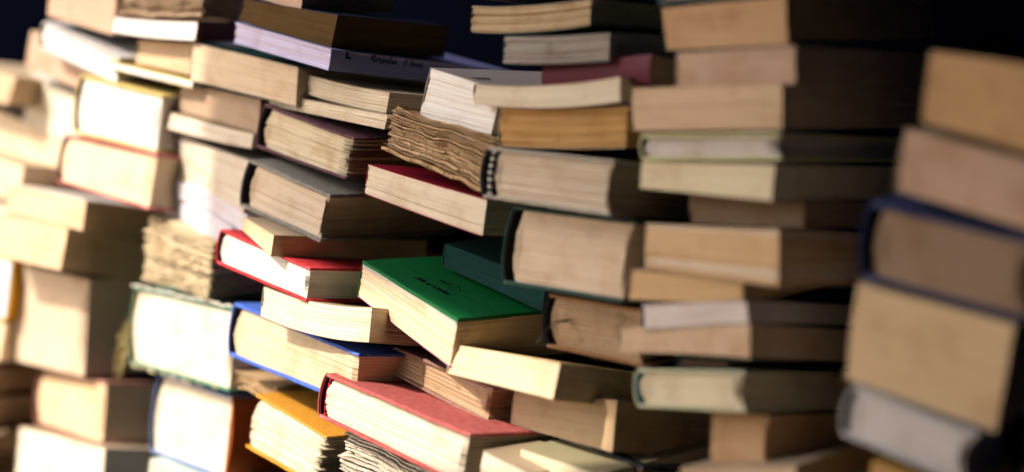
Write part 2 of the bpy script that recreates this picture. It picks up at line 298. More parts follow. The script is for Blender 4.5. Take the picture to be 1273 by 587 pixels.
BOOKS = [
 {"id": "F1", "P": [0.2919, 1.0639, 0.909], "R": [[0.8711, 0.4831, 0.0879], [-0.4874, 0.8725, 0.0352], [-0.0597, -0.0735, 0.9955]], "w": 0.0953, "tl": 0.0464, "tr": 0.0558, "sh": 0.0034, "L": 0.16, "bow": -0.00099, "bowb": 1, "st": "soft", "ct": 0.0028, "hero": False, "conc": 0, "wear": 0.25, "face": 0.0012, "page": "ochre", "look": "clean", "cover": "teal", "label": "thick ochre paged book topping the far right stack"},
 {"id": "F2", "P": [0.2852, 1.0682, 0.8548], "R": [[0.8611, 0.4972, 0.1064], [-0.4927, 0.8676, -0.0669], [-0.1256, 0.0052, 0.9921]], "w": 0.0989, "tl": 0.0397, "tr": 0.042, "sh": 0.0031, "L": 0.16, "bow": 0.0, "bowb": 1, "st": "soft", "ct": 0.0028, "hero": False, "conc": 0, "wear": 0.25, "face": 0.0012, "page": "rose", "look": "clean", "cover": "kraft", "label": "pinkish beige paged paperback under the topmost far right book"},
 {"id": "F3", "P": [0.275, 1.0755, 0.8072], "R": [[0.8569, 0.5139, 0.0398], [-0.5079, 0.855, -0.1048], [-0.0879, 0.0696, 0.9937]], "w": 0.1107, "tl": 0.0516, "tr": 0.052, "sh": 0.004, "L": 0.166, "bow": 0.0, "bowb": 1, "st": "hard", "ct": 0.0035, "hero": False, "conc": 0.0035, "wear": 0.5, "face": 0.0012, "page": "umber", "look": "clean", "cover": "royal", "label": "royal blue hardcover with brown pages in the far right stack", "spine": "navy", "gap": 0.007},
 {"id": "F4", "P": [0.272, 1.0768, 0.7531], "R": [[0.8493, 0.5277, 0.0142], [-0.5211, 0.8424, -0.1369], [-0.0842, 0.1089, 0.9905]], "w": 0.1045, "tl": 0.066, "tr": 0.0713, "sh": 0.002, "L": 0.16, "bow": 0.0, "bowb": 1, "st": "soft", "ct": 0.0028, "hero": False, "conc": 0, "wear": 0.25, "face": 0.0012, "page": "wheat", "look": "clean", "cover": "kraft", "label": "very thick wheat coloured page block below the royal blue hardcover"},
 {"id": "F5", "P": [0.268, 1.0786, 0.6831], "R": [[0.839, 0.529, 0.1279], [-0.5177, 0.8482, -0.1117], [-0.1676, 0.0275, 0.9855]], "w": 0.0886, "tl": 0.0346, "tr": 0.0347, "sh": 0.0021, "L": 0.16, "bow": 0.0, "bowb": 1, "st": "hard", "ct": 0.0025, "hero": False, "conc": 0.0035, "wear": 0.25, "face": 0.0012, "page": "lilacwhite", "look": "clean", "cover": "pearl", "label": "pearl white hardcover with whitish pages near the bottom right corner"},
 {"id": "F6", "P": [0.2848, 1.0625, 0.64], "R": [[0.8419, 0.5275, 0.1139], [-0.5239, 0.8495, -0.0618], [-0.1294, -0.0077, 0.9916]], "w": 0.0874, "tl": 0.0288, "tr": 0.0302, "sh": 0.0027, "L": 0.16, "bow": 0.0, "bowb": 1, "st": "soft", "ct": 0.0028, "hero": False, "conc": 0, "wear": 0.25, "face": 0.0012, "page": "caramel", "look": "clean", "cover": "mustard", "label": "mustard paperback at the bottom under the pearl white hardcover"},
 {"id": "G1", "P": [0.3745, 1.1138, 0.7047], "R": [[0.8491, 0.5241, 0.0661], [-0.5129, 0.8478, -0.1345], [-0.1265, 0.0803, 0.9887]], "w": 0.0791, "tl": 0.0333, "tr": 0.0329, "sh": 0.0039, "L": 0.16, "bow": 0.0, "bowb": 1, "st": "hard", "ct": 0.0028, "hero": False, "conc": 0.0035, "wear": 0.25, "face": 0.0012, "page": "cream", "look": "clean", "cover": "maroon", "label": "maroon hardcover cut off by the right frame edge, upper of two"},
 {"id": "G2", "P": [0.3828, 1.1057, 0.6666], "R": [[0.8181, 0.5724, 0.0564], [-0.5516, 0.8086, -0.2047], [-0.1628, 0.1364, 0.9772]], "w": 0.0804, "tl": 0.0381, "tr": 0.0389, "sh": 0.0064, "L": 0.16, "bow": 0.0, "bowb": 1, "st": "hard", "ct": 0.0028, "hero": False, "conc": 0.0035, "wear": 0.25, "face": 0.0012, "page": "umber", "look": "clean", "cover": "navy", "label": "navy hardcover cut off by the bottom right frame corner"},
 {"id": "E0", "P": [0.1263, 1.2116, 0.962], "R": [[0.8249, 0.5493, -0.1334], [-0.5579, 0.8292, -0.0353], [0.0912, 0.1036, 0.9904]], "w": 0.1068, "tl": 0.0324, "tr": 0.0263, "sh": -0.0004, "L": 0.25, "bow": 0.0, "bowb": 1, "st": "hard", "ct": 0.0028, "hero": False, "conc": 0.0035, "wear": 0.25, "face": 0.0012, "page": "umber", "look": "clean", "cover": "teal", "label": "teal hardcover at the top edge above the right hand stack"},
 {"id": "E1", "P": [0.1296, 1.2079, 0.9316], "R": [[0.7951, 0.58, -0.1772], [-0.5838, 0.8111, 0.0353], [0.1642, 0.0754, 0.9835]], "w": 0.0984, "tl": 0.0306, "tr": 0.0339, "sh": -0.0003, "L": 0.25, "bow": 0.0, "bowb": 1, "st": "soft", "ct": 0.0028, "hero": False, "conc": 0, "wear": 0.25, "face": 0.0012, "page": "tan", "look": "clean", "cover": "teal", "label": "thick tan paged book, highest fully seen in the stack second from right"},
 {"id": "E2", "P": [0.1406, 1.1973, 0.8995], "R": [[0.8032, 0.5809, -0.1322], [-0.5782, 0.8136, 0.0616], [0.1433, 0.027, 0.9893]], "w": 0.0935, "tl": 0.0241, "tr": 0.0255, "sh": -0.0003, "L": 0.25, "bow": 0.0, "bowb": 1, "st": "soft", "ct": 0.0028, "hero": False, "conc": 0, "wear": 0.25, "face": 0.0012, "page": "rosetan", "look": "clean", "cover": "kraft", "label": "rosy tan paperback directly above the wider sand coloured one"},
 {"id": "E3", "P": [0.1242, 1.2105, 0.8726], "R": [[0.8026, 0.5826, -0.1281], [-0.5787, 0.8126, 0.0696], [0.1447, 0.0182, 0.9893]], "w": 0.1207, "tl": 0.031, "tr": 0.0329, "sh": -0.0003, "L": 0.25, "bow": 0.0, "bowb": 1, "st": "soft", "ct": 0.0028, "hero": False, "conc": 0, "wear": 0.25, "face": 0.0012, "page": "sand", "look": "clean", "cover": "kraft", "label": "wide sand coloured page block above the thin yellow rimmed hardcover"},
 {"id": "E4", "P": [0.1298, 1.2047, 0.8391], "R": [[0.8105, 0.5768, -0.1018], [-0.571, 0.8169, 0.0816], [0.1302, -0.008, 0.9915]], "w": 0.1131, "tl": 0.0192, "tr": 0.0193, "sh": 0.0011, "L": 0.25, "bow": 0.0, "bowb": 1, "st": "hard", "ct": 0.003, "hero": False, "conc": 0.0035, "wear": 0.25, "face": 0.0012, "page": "lilac", "look": "clean", "cover": "lime", "label": "thin pale yellow rimmed hardcover with lilac grey pages"},
 {"id": "E5", "P": [0.1313, 1.2029, 0.8186], "R": [[0.8018, 0.5917, -0.0836], [-0.587, 0.806, 0.0754], [0.112, -0.0114, 0.9936]], "w": 0.1082, "tl": 0.0196, "tr": 0.0258, "sh": -0.0023, "L": 0.25, "bow": 0.0, "bowb": 1, "st": "soft", "ct": 0.0028, "hero": False, "conc": 0, "wear": 0.25, "face": 0.0012, "page": "butter", "look": "clean", "cover": "olive", "label": "cream paperback right under the thin yellow rimmed hardcover"},
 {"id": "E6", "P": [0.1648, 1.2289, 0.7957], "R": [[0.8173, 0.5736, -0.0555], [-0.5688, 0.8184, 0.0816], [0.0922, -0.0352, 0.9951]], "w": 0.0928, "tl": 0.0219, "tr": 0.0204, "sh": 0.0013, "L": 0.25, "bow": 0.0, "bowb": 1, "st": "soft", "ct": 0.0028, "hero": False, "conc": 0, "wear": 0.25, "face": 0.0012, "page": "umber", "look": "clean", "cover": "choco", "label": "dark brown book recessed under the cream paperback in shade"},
 {"id": "E7", "P": [0.1383, 1.1955, 0.7748], "R": [[0.7996, 0.5975, -0.0602], [-0.5896, 0.8002, 0.1096], [0.1137, -0.0522, 0.9921]], "w": 0.1079, "tl": 0.0328, "tr": 0.0394, "sh": 0.0016, "L": 0.25, "bow": 0.0, "bowb": 1, "st": "soft", "ct": 0.0028, "hero": False, "conc": 0, "wear": 0.25, "face": 0.0012, "page": "band", "look": "band", "cover": "kraft", "label": "honey coloured thick book with pale banded page edges"},
 {"id": "E8", "P": [0.1265, 1.2052, 0.7382], "R": [[0.8238, 0.559, -0.0942], [-0.5581, 0.8289, 0.0381], [0.0994, 0.0212, 0.9948]], "w": 0.0905, "tl": 0.0223, "tr": 0.0183, "sh": -0.0015, "L": 0.25, "bow": 0.0, "bowb": 1, "st": "soft", "ct": 0.0028, "hero": False, "conc": 0, "wear": 0.25, "face": 0.0012, "page": "honey", "look": "clean", "cover": "kraft", "label": "thin honey coloured paperback sticking out left below the banded book"},
 {"id": "E9", "P": [0.1329, 1.1991, 0.7193], "R": [[0.8025, 0.5844, -0.1199], [-0.5584, 0.8066, 0.194], [0.2101, -0.0887, 0.9736]], "w": 0.0849, "tl": 0.0186, "tr": 0.0163, "sh": 0.0008, "L": 0.25, "bow": 0.0, "bowb": 1, "st": "soft", "ct": 0.0028, "hero": False, "conc": 0, "wear": 0.25, "face": 0.0012, "page": "rosewhite", "look": "clean", "cover": "slate", "label": "whitish paperback above the protruding beige one, right of centre"},
 {"id": "E10", "P": [0.1279, 1.2025, 0.701], "R": [[0.7913, 0.6014, -0.11], [-0.5725, 0.792, 0.212], [0.2146, -0.1048, 0.9711]], "w": 0.1077, "tl": 0.018, "tr": 0.0242, "sh": -0.0004, "L": 0.25, "bow": -0.00115, "bowb": 1, "st": "soft", "ct": 0.0028, "hero": False, "conc": 0, "wear": 0.25, "face": 0.0012, "page": "sand", "look": "clean", "cover": "kraft", "label": "beige paperback protruding left beneath the whitish one"},
 {"id": "E10b", "P": [0.1495, 1.2383, 0.6741], "R": [[0.8099, 0.583, -0.065], [-0.568, 0.8071, 0.1614], [0.1466, -0.0938, 0.9847]], "w": 0.0498, "tl": 0.0108, "tr": 0.0099, "sh": 0.0004, "L": 0.25, "bow": 0.0, "bowb": 1, "st": "hard", "ct": 0.0028, "hero": False, "conc": 0.0035, "wear": 0.25, "face": 0.0012, "page": "umber", "look": "clean", "cover": "teal", "label": "small dark teal book in the black gap above the green rimmed hardcover"},
 {"id": "E11", "P": [0.1349, 1.1958, 0.6712], "R": [[0.8037, 0.5891, -0.0838], [-0.567, 0.8009, 0.1924], [0.1805, -0.1071, 0.9777]], "w": 0.0895, "tl": 0.0285, "tr": 0.0289, "sh": 0.0014, "L": 0.25, "bow": 0.0, "bowb": 1, "st": "hard", "ct": 0.003, "hero": False, "conc": 0.0035, "wear": 0.25, "face": 0.0012, "page": "butter", "look": "clean", "cover": "limecream", "label": "hardcover with pale green rim and turquoise spine lining", "lining": "turq"},
 {"id": "E12", "P": [0.1753, 1.1933, 0.6446], "R": [[0.8062, 0.5897, -0.0466], [-0.5749, 0.7996, 0.1734], [0.1395, -0.113, 0.9838]], "w": 0.0468, "tl": 0.0416, "tr": 0.0427, "sh": 0.0008, "L": 0.25, "bow": 0.0, "bowb": 1, "st": "soft", "ct": 0.0028, "hero": False, "conc": 0.004, "wear": 0.25, "face": 0.0012, "page": "tan", "look": "clean", "cover": "kraft", "label": "tan book with curved edge standing back under the green rimmed hardcover"},
 {"id": "E13", "P": [0.1723, 1.1611, 0.6135], "R": [[0.8146, 0.5479, -0.1903], [-0.5265, 0.8362, 0.1538], [0.2434, -0.0251, 0.9696]], "w": 0.09, "tl": 0.0235, "tr": 0.024, "sh": -0.0023, "L": 0.25, "bow": 0.0, "bowb": 1, "st": "soft", "ct": 0.0028, "hero": False, "conc": 0, "wear": 0.25, "face": 0.0012, "page": "sand", "look": "clean", "cover": "kraft", "label": "tan book just peeking over the bottom frame edge, right of centre"},
 {"id": "D0", "P": [0.0025, 1.3514, 0.962], "R": [[0.8449, 0.5301, -0.0717], [-0.528, 0.8479, 0.0477], [0.0861, -0.0025, 0.9963]], "w": 0.1179, "tl": 0.0394, "tr": 0.0355, "sh": 0.0014, "L": 0.177, "bow": 0.0, "bowb": 1, "st": "hard", "ct": 0.0028, "hero": True, "conc": 0.0035, "wear": 0.25, "face": 0.0012, "page": "umber", "look": "clean", "cover": "navy", "label": "dark navy hardcover above the bent paperback at the top edge"},
 {"id": "D1", "P": [-0.0045, 1.326, 0.9192], "R": [[0.8422, 0.5242, -0.1262], [-0.5229, 0.8511, 0.046], [0.1315, 0.0272, 0.9909]], "w": 0.1071, "tl": 0.0213, "tr": 0.0204, "sh": -0.0019, "L": 0.161, "bow": 0.00248, "bowb": 1, "st": "soft", "ct": 0.0028, "hero": True, "conc": 0, "wear": 0.25, "face": 0.0012, "page": "sandgrey", "look": "worn", "cover": "tealdark", "label": "bent sand coloured paperback sagging at the top of the middle stack"},
 {"id": "D2", "P": [0.0175, 1.3062, 0.8969], "R": [[0.8293, 0.5458, -0.1198], [-0.5457, 0.8372, 0.0364], [0.1202, 0.0352, 0.9921]], "w": 0.0949, "tl": 0.0217, "tr": 0.022, "sh": -0.0017, "L": 0.16, "bow": 0.00122, "bowb": 1, "st": "soft", "ct": 0.0028, "hero": True, "conc": 0, "wear": 0.25, "face": 0.0012, "page": "grey", "look": "worn", "cover": "tealdark", "label": "greyish thin paperback under the bent sand coloured one"},
 {"id": "D3", "P": [0.0499, 1.2978, 0.8808], "R": [[0.7893, 0.6035, -0.1133], [-0.5867, 0.7956, 0.1509], [0.1813, -0.0526, 0.982]], "w": 0.0993, "tl": 0.0164, "tr": 0.0216, "sh": -0.0017, "L": 0.16, "bow": 0.0, "bowb": 1, "st": "spinefront", "ct": 0.0028, "hero": True, "conc": 0, "wear": 0.25, "face": 0.0012, "page": "umber", "look": "clean", "cover": "maroon", "label": "book turned with its deep maroon spine facing outward"},
 {"id": "D4", "P": [0.0125, 1.2988, 0.8616], "R": [[0.8212, 0.5601, -0.1086], [-0.5524, 0.8282, 0.0942], [0.1427, -0.0173, 0.9896]], "w": 0.1328, "tl": 0.0164, "tr": 0.0187, "sh": -0.0001, "L": 0.199, "bow": 0.00369, "bowb": 1, "st": "soft", "ct": 0.0028, "hero": True, "conc": 0, "wear": 0.25, "face": 0.0012, "page": "cream2", "look": "clean", "cover": "pinkkraft", "label": "slim cream paperback with upturned right corner below the maroon spine"},
 {"id": "D5", "P": [0.0282, 1.2948, 0.843], "R": [[0.8286, 0.5495, -0.1068], [-0.5463, 0.8354, 0.0598], [0.1221, 0.0088, 0.9925]], "w": 0.1145, "tl": 0.03, "tr": 0.0308, "sh": -0.0021, "L": 0.172, "bow": 0.00122, "bowb": 1, "st": "soft", "ct": 0.0028, "hero": True, "conc": 0, "wear": 0.25, "face": 0.0012, "page": "caramel", "look": "stain", "cover": "kraft", "label": "caramel brown page block between cream paperback and black spined hardcover"},
 {"id": "D6", "P": [0.0211, 1.2695, 0.809], "R": [[0.8041, 0.5944, 0.0043], [-0.593, 0.8017, 0.0744], [0.0408, -0.0624, 0.9972]], "w": 0.1191, "tl": 0.0392, "tr": 0.0409, "sh": -0.0001, "L": 0.179, "bow": 0.0, "bowb": 1, "st": "hard", "ct": 0.0025, "hero": True, "conc": 0.0035, "wear": 0.25, "face": 0.0012, "page": "greycream", "look": "sig", "cover": "dirtywhite", "label": "worn off white hardcover with black spine and beaded headband", "spine": "black", "headband": "beads", "gap": 0.009, "spine_out": "black"},
 {"id": "D7", "P": [0.0431, 1.2794, 0.7651], "R": [[0.7949, 0.6067, -0.0031], [-0.6051, 0.7931, 0.0696], [0.0447, -0.0534, 0.9976]], "w": 0.1154, "tl": 0.0616, "tr": 0.0611, "sh": -0.0024, "L": 0.173, "bow": 0.0, "bowb": 1, "st": "hard", "ct": 0.003, "hero": True, "conc": 0.0035, "wear": 0.5, "face": 0.0012, "page": "pinkcream", "look": "fine", "cover": "greenblack", "label": "bulky dark green hardcover with pinkish cream pages", "spine": "black", "gap": 0.007},
 {"id": "D8", "P": [0.0681, 1.2766, 0.7], "R": [[0.832, 0.554, -0.0304], [-0.554, 0.8325, 0.0097], [0.0307, 0.0087, 0.9995]], "w": 0.0886, "tl": 0.0415, "tr": 0.0428, "sh": 0.0014, "L": 0.16, "bow": 0.0, "bowb": 1, "st": "hard", "ct": 0.0025, "hero": True, "conc": 0.0035, "wear": 0.25, "face": 0.0012, "page": "stainbrown", "look": "stain", "cover": "rust", "label": "stained brown paged hardcover with a ribbon bookmark hanging out", "spine": "black", "gap": 0.005, "spine_out": "black"},
 {"id": "D9", "P": [0.0044, 1.3004, 0.6489], "R": [[0.7648, 0.6419, 0.0543], [-0.6403, 0.7481, 0.1743], [0.0713, -0.168, 0.9832]], "w": 0.11, "tl": 0.0236, "tr": 0.0283, "sh": -0.002, "L": 0.165, "bow": 0.0, "bowb": 1, "st": "soft", "ct": 0.0028, "hero": True, "conc": 0, "wear": 0.25, "face": 0.0012, "page": "cream4", "look": "clean", "cover": "yellowcream", "label": "sunlit cream paperback with yellowish cover under the green textbook"},
 {"id": "D10", "P": [0.054, 1.3168, 0.617], "R": [[0.7661, 0.6424, -0.0202], [-0.6253, 0.7523, 0.2075], [0.1485, -0.1463, 0.978]], "w": 0.1024, "tl": 0.0272, "tr": 0.04, "sh": -0.0006, "L": 0.16, "bow": 0.0, "bowb": 1, "st": "soft", "ct": 0.0028, "hero": True, "conc": 0, "wear": 0.25, "face": 0.0012, "page": "tan2", "look": "clean", "cover": "tan2", "label": "thick tan paperback with rounded left side in shade below the sunlit one"},
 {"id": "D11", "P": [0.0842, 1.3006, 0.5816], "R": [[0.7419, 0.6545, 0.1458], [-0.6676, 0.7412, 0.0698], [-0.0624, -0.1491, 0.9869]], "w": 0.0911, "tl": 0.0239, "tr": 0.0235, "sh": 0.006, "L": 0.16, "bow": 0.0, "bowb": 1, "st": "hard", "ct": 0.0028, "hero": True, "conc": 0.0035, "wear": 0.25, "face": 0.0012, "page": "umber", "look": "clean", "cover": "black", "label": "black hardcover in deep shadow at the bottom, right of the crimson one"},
 {"id": "D12", "P": [0.0142, 1.2703, 0.5708], "R": [[0.7497, 0.6572, 0.0777], [-0.6501, 0.7533, -0.0993], [-0.1238, 0.024, 0.992]], "w": 0.0501, "tl": 0.0234, "tr": 0.0225, "sh": 0.0013, "L": 0.16, "bow": 0.0, "bowb": 1, "st": "soft", "ct": 0.0028, "hero": True, "conc": 0, "wear": 0.25, "face": 0.0012, "page": "cream", "look": "clean", "cover": "kraft", "label": "small sunlit paperback end at the bottom beside the crimson hardcover"},
 {"id": "D13", "P": [0.0531, 1.2656, 0.5772], "R": [[0.7839, 0.6208, 0.0097], [-0.6204, 0.7838, -0.0273], [-0.0246, 0.0154, 0.9996]], "w": 0.0772, "tl": 0.0224, "tr": 0.0246, "sh": 0.0011, "L": 0.16, "bow": 0.0, "bowb": 1, "st": "soft", "ct": 0.0028, "hero": True, "conc": 0, "wear": 0.25, "face": 0.0012, "page": "butter", "look": "clean", "cover": "olivekhaki", "label": "khaki shaded paperback at the bottom edge right of a small sunlit one"},
 {"id": "C1", "P": [-0.0505, 1.3749, 0.8539], "R": [[0.6696, 0.7412, 0.048], [-0.7349, 0.6705, -0.1015], [-0.1074, 0.0327, 0.9937]], "w": 0.0919, "tl": 0.0434, "tr": 0.037, "sh": -0.0053, "L": 0.16, "bow": 0.0, "bowb": 1, "st": "soft", "ct": 0.0028, "hero": True, "conc": 0, "wear": 0.25, "face": 0.0012, "page": "white", "look": "fine", "cover": "greycover", "label": "thick white paged book with grey cover bearing small black print", "title": "C1"},
 {"id": "C2", "P": [-0.0648, 1.3761, 0.8169], "R": [[0.7045, 0.6999, 0.1177], [-0.7049, 0.7093, 0.0009], [-0.0829, -0.0836, 0.993]], "w": 0.1275, "tl": 0.037, "tr": 0.0441, "sh": -0.0015, "L": 0.191, "bow": 0.0, "bowb": 1, "st": "rag", "ct": 0.0028, "hero": True, "conc": 0, "wear": 0.25, "face": 0.0012, "page": "crumple", "look": "rag", "cover": "none", "label": "crumpled brown coverless book with torn wavy leaves"},
 {"id": "C3", "P": [-0.0746, 1.3831, 0.7675], "R": [[0.7298, 0.6796, 0.0746], [-0.6805, 0.7326, -0.0164], [-0.0658, -0.0388, 0.9971]], "w": 0.1429, "tl": 0.0253, "tr": 0.0293, "sh": 0.0019, "L": 0.214, "bow": 0.00065, "bowb": 1, "st": "soft", "ct": 0.0028, "hero": True, "conc": 0, "wear": 0.25, "face": 0.0012, "page": "cream2", "look": "spec", "cover": "crimsondeep", "label": "cream paged book with deep crimson cover under the crumpled brown one"},
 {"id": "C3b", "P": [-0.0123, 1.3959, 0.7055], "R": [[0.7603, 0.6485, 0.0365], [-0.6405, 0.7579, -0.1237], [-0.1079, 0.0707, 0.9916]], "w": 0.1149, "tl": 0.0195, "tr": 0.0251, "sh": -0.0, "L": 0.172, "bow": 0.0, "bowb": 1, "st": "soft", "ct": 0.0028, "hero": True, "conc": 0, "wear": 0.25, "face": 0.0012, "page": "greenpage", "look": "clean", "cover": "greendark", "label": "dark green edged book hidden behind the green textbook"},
 {"id": "C4", "P": [-0.0794, 1.3756, 0.6794], "R": [[0.6436, 0.7612, 0.0792], [-0.7461, 0.6471, -0.1568], [-0.1705, 0.0418, 0.9845]], "w": 0.1363, "tl": 0.0321, "tr": 0.0413, "sh": 0.0006, "L": 0.204, "bow": 0.0, "bowb": 1, "st": "soft", "ct": 0.0028, "hero": True, "conc": 0, "wear": 0.42, "face": 0.0012, "page": "cream4", "look": "fine", "cover": "green", "label": "green covered textbook with black script title and emblem", "sct": 0.0032, "cover2": "magenta"},
 {"id": "C5", "P": [-0.0471, 1.3881, 0.6152], "R": [[0.6683, 0.7424, 0.0478], [-0.7426, 0.6695, -0.0156], [-0.0436, -0.0251, 0.9987]], "w": 0.1332, "tl": 0.0233, "tr": 0.0308, "sh": 0.0, "L": 0.2, "bow": 0.0, "bowb": 1, "st": "hard", "ct": 0.0028, "hero": True, "conc": 0.0035, "wear": 0.25, "face": 0.0012, "page": "stainbrown", "look": "worn", "cover": "brownred", "label": "small battered brown book wedged under the green textbook"},
 {"id": "C6", "P": [-0.0808, 1.3495, 0.5902], "R": [[0.6914, 0.7192, 0.0693], [-0.7215, 0.6923, 0.0134], [-0.0384, -0.0593, 0.9975]], "w": 0.1873, "tl": 0.0388, "tr": 0.0423, "sh": -0.0002, "L": 0.215, "bow": 0.0, "bowb": 1, "st": "hard", "ct": 0.003, "hero": True, "conc": 0.0035, "wear": 0.4, "face": 0.0012, "page": "creamsig", "look": "sig", "cover": "crimson", "label": "faded crimson cloth hardcover with thick striped page signatures", "spine": "maroon", "headband": "red", "gap": 0.006},
 {"id": "C7", "P": [-0.1795, 1.4787, 0.5397], "R": [[0.6937, 0.7135, 0.0985], [-0.7106, 0.7003, -0.0678], [-0.1173, -0.023, 0.9928]], "w": 0.1116, "tl": 0.0522, "tr": 0.0479, "sh": -0.0015, "L": 0.167, "bow": 0.0, "bowb": 1, "st": "hard", "ct": 0.002, "hero": True, "conc": 0.0035, "wear": 0.25, "face": 0.0012, "page": "creamworn", "look": "worn2", "cover": "yellow", "label": "yellow board hardcover with frayed page edges left of the crimson one", "spine": "none"},
 {"id": "C8", "P": [-0.0787, 1.3805, 0.5394], "R": [[0.7258, 0.6855, 0.0577], [-0.6849, 0.7279, -0.0322], [-0.064, -0.0162, 0.9978]], "w": 0.1209, "tl": 0.0334, "tr": 0.036, "sh": -0.0013, "L": 0.181, "bow": 0.0, "bowb": 1, "st": "rag", "ct": 0.0028, "hero": True, "conc": 0, "wear": 0.25, "face": 0.0012, "page": "crumplewhite", "look": "rag", "cover": "none", "label": "coverless whitish book with rippled leaves beneath the crimson hardcover"},
 {"id": "B00", "P": [-0.2332, 1.529, 0.9316], "R": [[0.7439, 0.6683, 0.0099], [-0.6658, 0.7422, -0.0768], [-0.0587, 0.0505, 0.997]], "w": 0.078, "tl": 0.0321, "tr": 0.0355, "sh": 0.0001, "L": 0.11, "bow": 0.0, "bowb": 1, "st": "soft", "ct": 0.0028, "hero": True, "conc": 0, "wear": 0.25, "face": 0.0012, "page": "rosetan", "look": "clean", "cover": "kraft", "label": "rosy tan book end cut by the top edge above the olive brown one"},
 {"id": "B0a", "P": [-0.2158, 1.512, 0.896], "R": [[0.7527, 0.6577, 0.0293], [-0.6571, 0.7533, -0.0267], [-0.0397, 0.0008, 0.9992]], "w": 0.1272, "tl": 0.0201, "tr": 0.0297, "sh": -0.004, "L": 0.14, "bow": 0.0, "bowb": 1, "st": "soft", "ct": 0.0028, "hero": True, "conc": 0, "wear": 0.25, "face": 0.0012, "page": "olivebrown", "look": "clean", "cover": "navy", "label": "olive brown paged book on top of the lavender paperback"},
 {"id": "B0", "P": [-0.2207, 1.5153, 0.8706], "R": [[0.6927, 0.7161, 0.0855], [-0.7157, 0.6972, -0.041], [-0.0889, -0.0328, 0.9955]], "w": 0.1462, "tl": 0.0191, "tr": 0.0187, "sh": 0.001, "L": 0.215, "bow": 0.0, "bowb": 1, "st": "spineR", "ct": 0.0028, "hero": True, "conc": 0, "wear": 0.25, "face": 0.0012, "page": "lavpage", "look": "sig2", "cover": "lavender", "label": "lavender paperback with blue writing on its spine", "title": "B0"},
 {"id": "B1", "P": [-0.2621, 1.5684, 0.8486], "R": [[0.7483, 0.6609, 0.057], [-0.6608, 0.7502, -0.0237], [-0.0585, -0.02, 0.9981]], "w": 0.1544, "tl": 0.0359, "tr": 0.0354, "sh": 0.0044, "L": 0.215, "bow": 0.0, "bowb": 1, "st": "soft", "ct": 0.0028, "hero": True, "conc": 0, "wear": 0.25, "face": 0.0012, "page": "sandl", "look": "fine", "cover": "greenblack", "label": "sand coloured book with dark green bottom cover left of the lavender one"},
 {"id": "B2", "P": [-0.2872, 1.6066, 0.8105], "R": [[0.7476, 0.6637, 0.0245], [-0.6634, 0.748, -0.0196], [-0.0313, -0.0016, 0.9995]], "w": 0.1195, "tl": 0.0274, "tr": 0.0311, "sh": 0.0005, "L": 0.179, "bow": 0.0, "bowb": 1, "st": "soft", "ct": 0.0028, "hero": True, "conc": 0, "wear": 0.25, "face": 0.0012, "page": "browntan", "look": "clean", "cover": "kraft", "label": "brownish tan book under the one with dark green bottom cover"},
 {"id": "B3", "P": [-0.299, 1.6071, 0.7809], "R": [[0.7463, 0.6655, 0.0095], [-0.6635, 0.7451, -0.0675], [-0.052, 0.0441, 0.9977]], "w": 0.144, "tl": 0.0173, "tr": 0.0141, "sh": -0.0017, "L": 0.215, "bow": 0.00149, "bowb": 1, "st": "soft", "ct": 0.0028, "hero": True, "conc": 0, "wear": 0.25, "face": 0.0012, "page": "greywhite", "look": "clean", "cover": "kraft", "label": "thin greyish white paperback above the thick off white one"},
 {"id": "B4", "P": [-0.3007, 1.6247, 0.7571], "R": [[0.7081, 0.7047, 0.0448], [-0.7021, 0.7094, -0.0617], [-0.0753, 0.0122, 0.9971]], "w": 0.1464, "tl": 0.0448, "tr": 0.0521, "sh": 0.0008, "L": 0.215, "bow": 0.0, "bowb": 1, "st": "soft", "ct": 0.0028, "hero": True, "conc": 0, "wear": 0.25, "face": 0.0012, "page": "greywhite", "look": "fine", "cover": "kraftgrey", "label": "thick off white page block left of the grey cloth hardcover"},
 {"id": "B5a", "P": [-0.2958, 1.6191, 0.7081], "R": [[0.7195, 0.6893, 0.0847], [-0.6847, 0.7245, -0.0795], [-0.1162, -0.0007, 0.9932]], "w": 0.1376, "tl": 0.0146, "tr": 0.0183, "sh": 0.0008, "L": 0.206, "bow": -0.00521, "bowb": 1, "st": "soft", "ct": 0.0028, "hero": True, "conc": 0, "wear": 0.25, "face": 0.0012, "page": "lavwhite", "look": "clean", "cover": "lavwhite", "label": "upper of two drooping white magazines left of the red hardcover"},
 {"id": "B5b", "P": [-0.3022, 1.6287, 0.6927], "R": [[0.7098, 0.7001, 0.0778], [-0.6921, 0.7137, -0.1079], [-0.1311, 0.0228, 0.9911]], "w": 0.1137, "tl": 0.0245, "tr": 0.0261, "sh": 0.0005, "L": 0.171, "bow": -0.00449, "bowb": 1, "st": "soft", "ct": 0.0028, "hero": True, "conc": 0, "wear": 0.25, "face": 0.0012, "page": "lavwhite", "look": "clean", "cover": "lavwhite", "label": "lower of two drooping white magazines, above the yellowed crumpled book"},
 {"id": "B5c", "P": [-0.3176, 1.6206, 0.6727], "R": [[0.7537, 0.6572, 0.0022], [-0.6506, 0.7466, -0.1393], [-0.0931, 0.1036, 0.9903]], "w": 0.1032, "tl": 0.0614, "tr": 0.0558, "sh": -0.0038, "L": 0.16, "bow": 0.0, "bowb": 1, "st": "rag", "ct": 0.0028, "hero": True, "conc": 0, "wear": 0.25, "face": 0.0012, "page": "crumpleyellow", "look": "rag", "cover": "none", "label": "yellowed crumpled coverless book left of the red hardcover"},
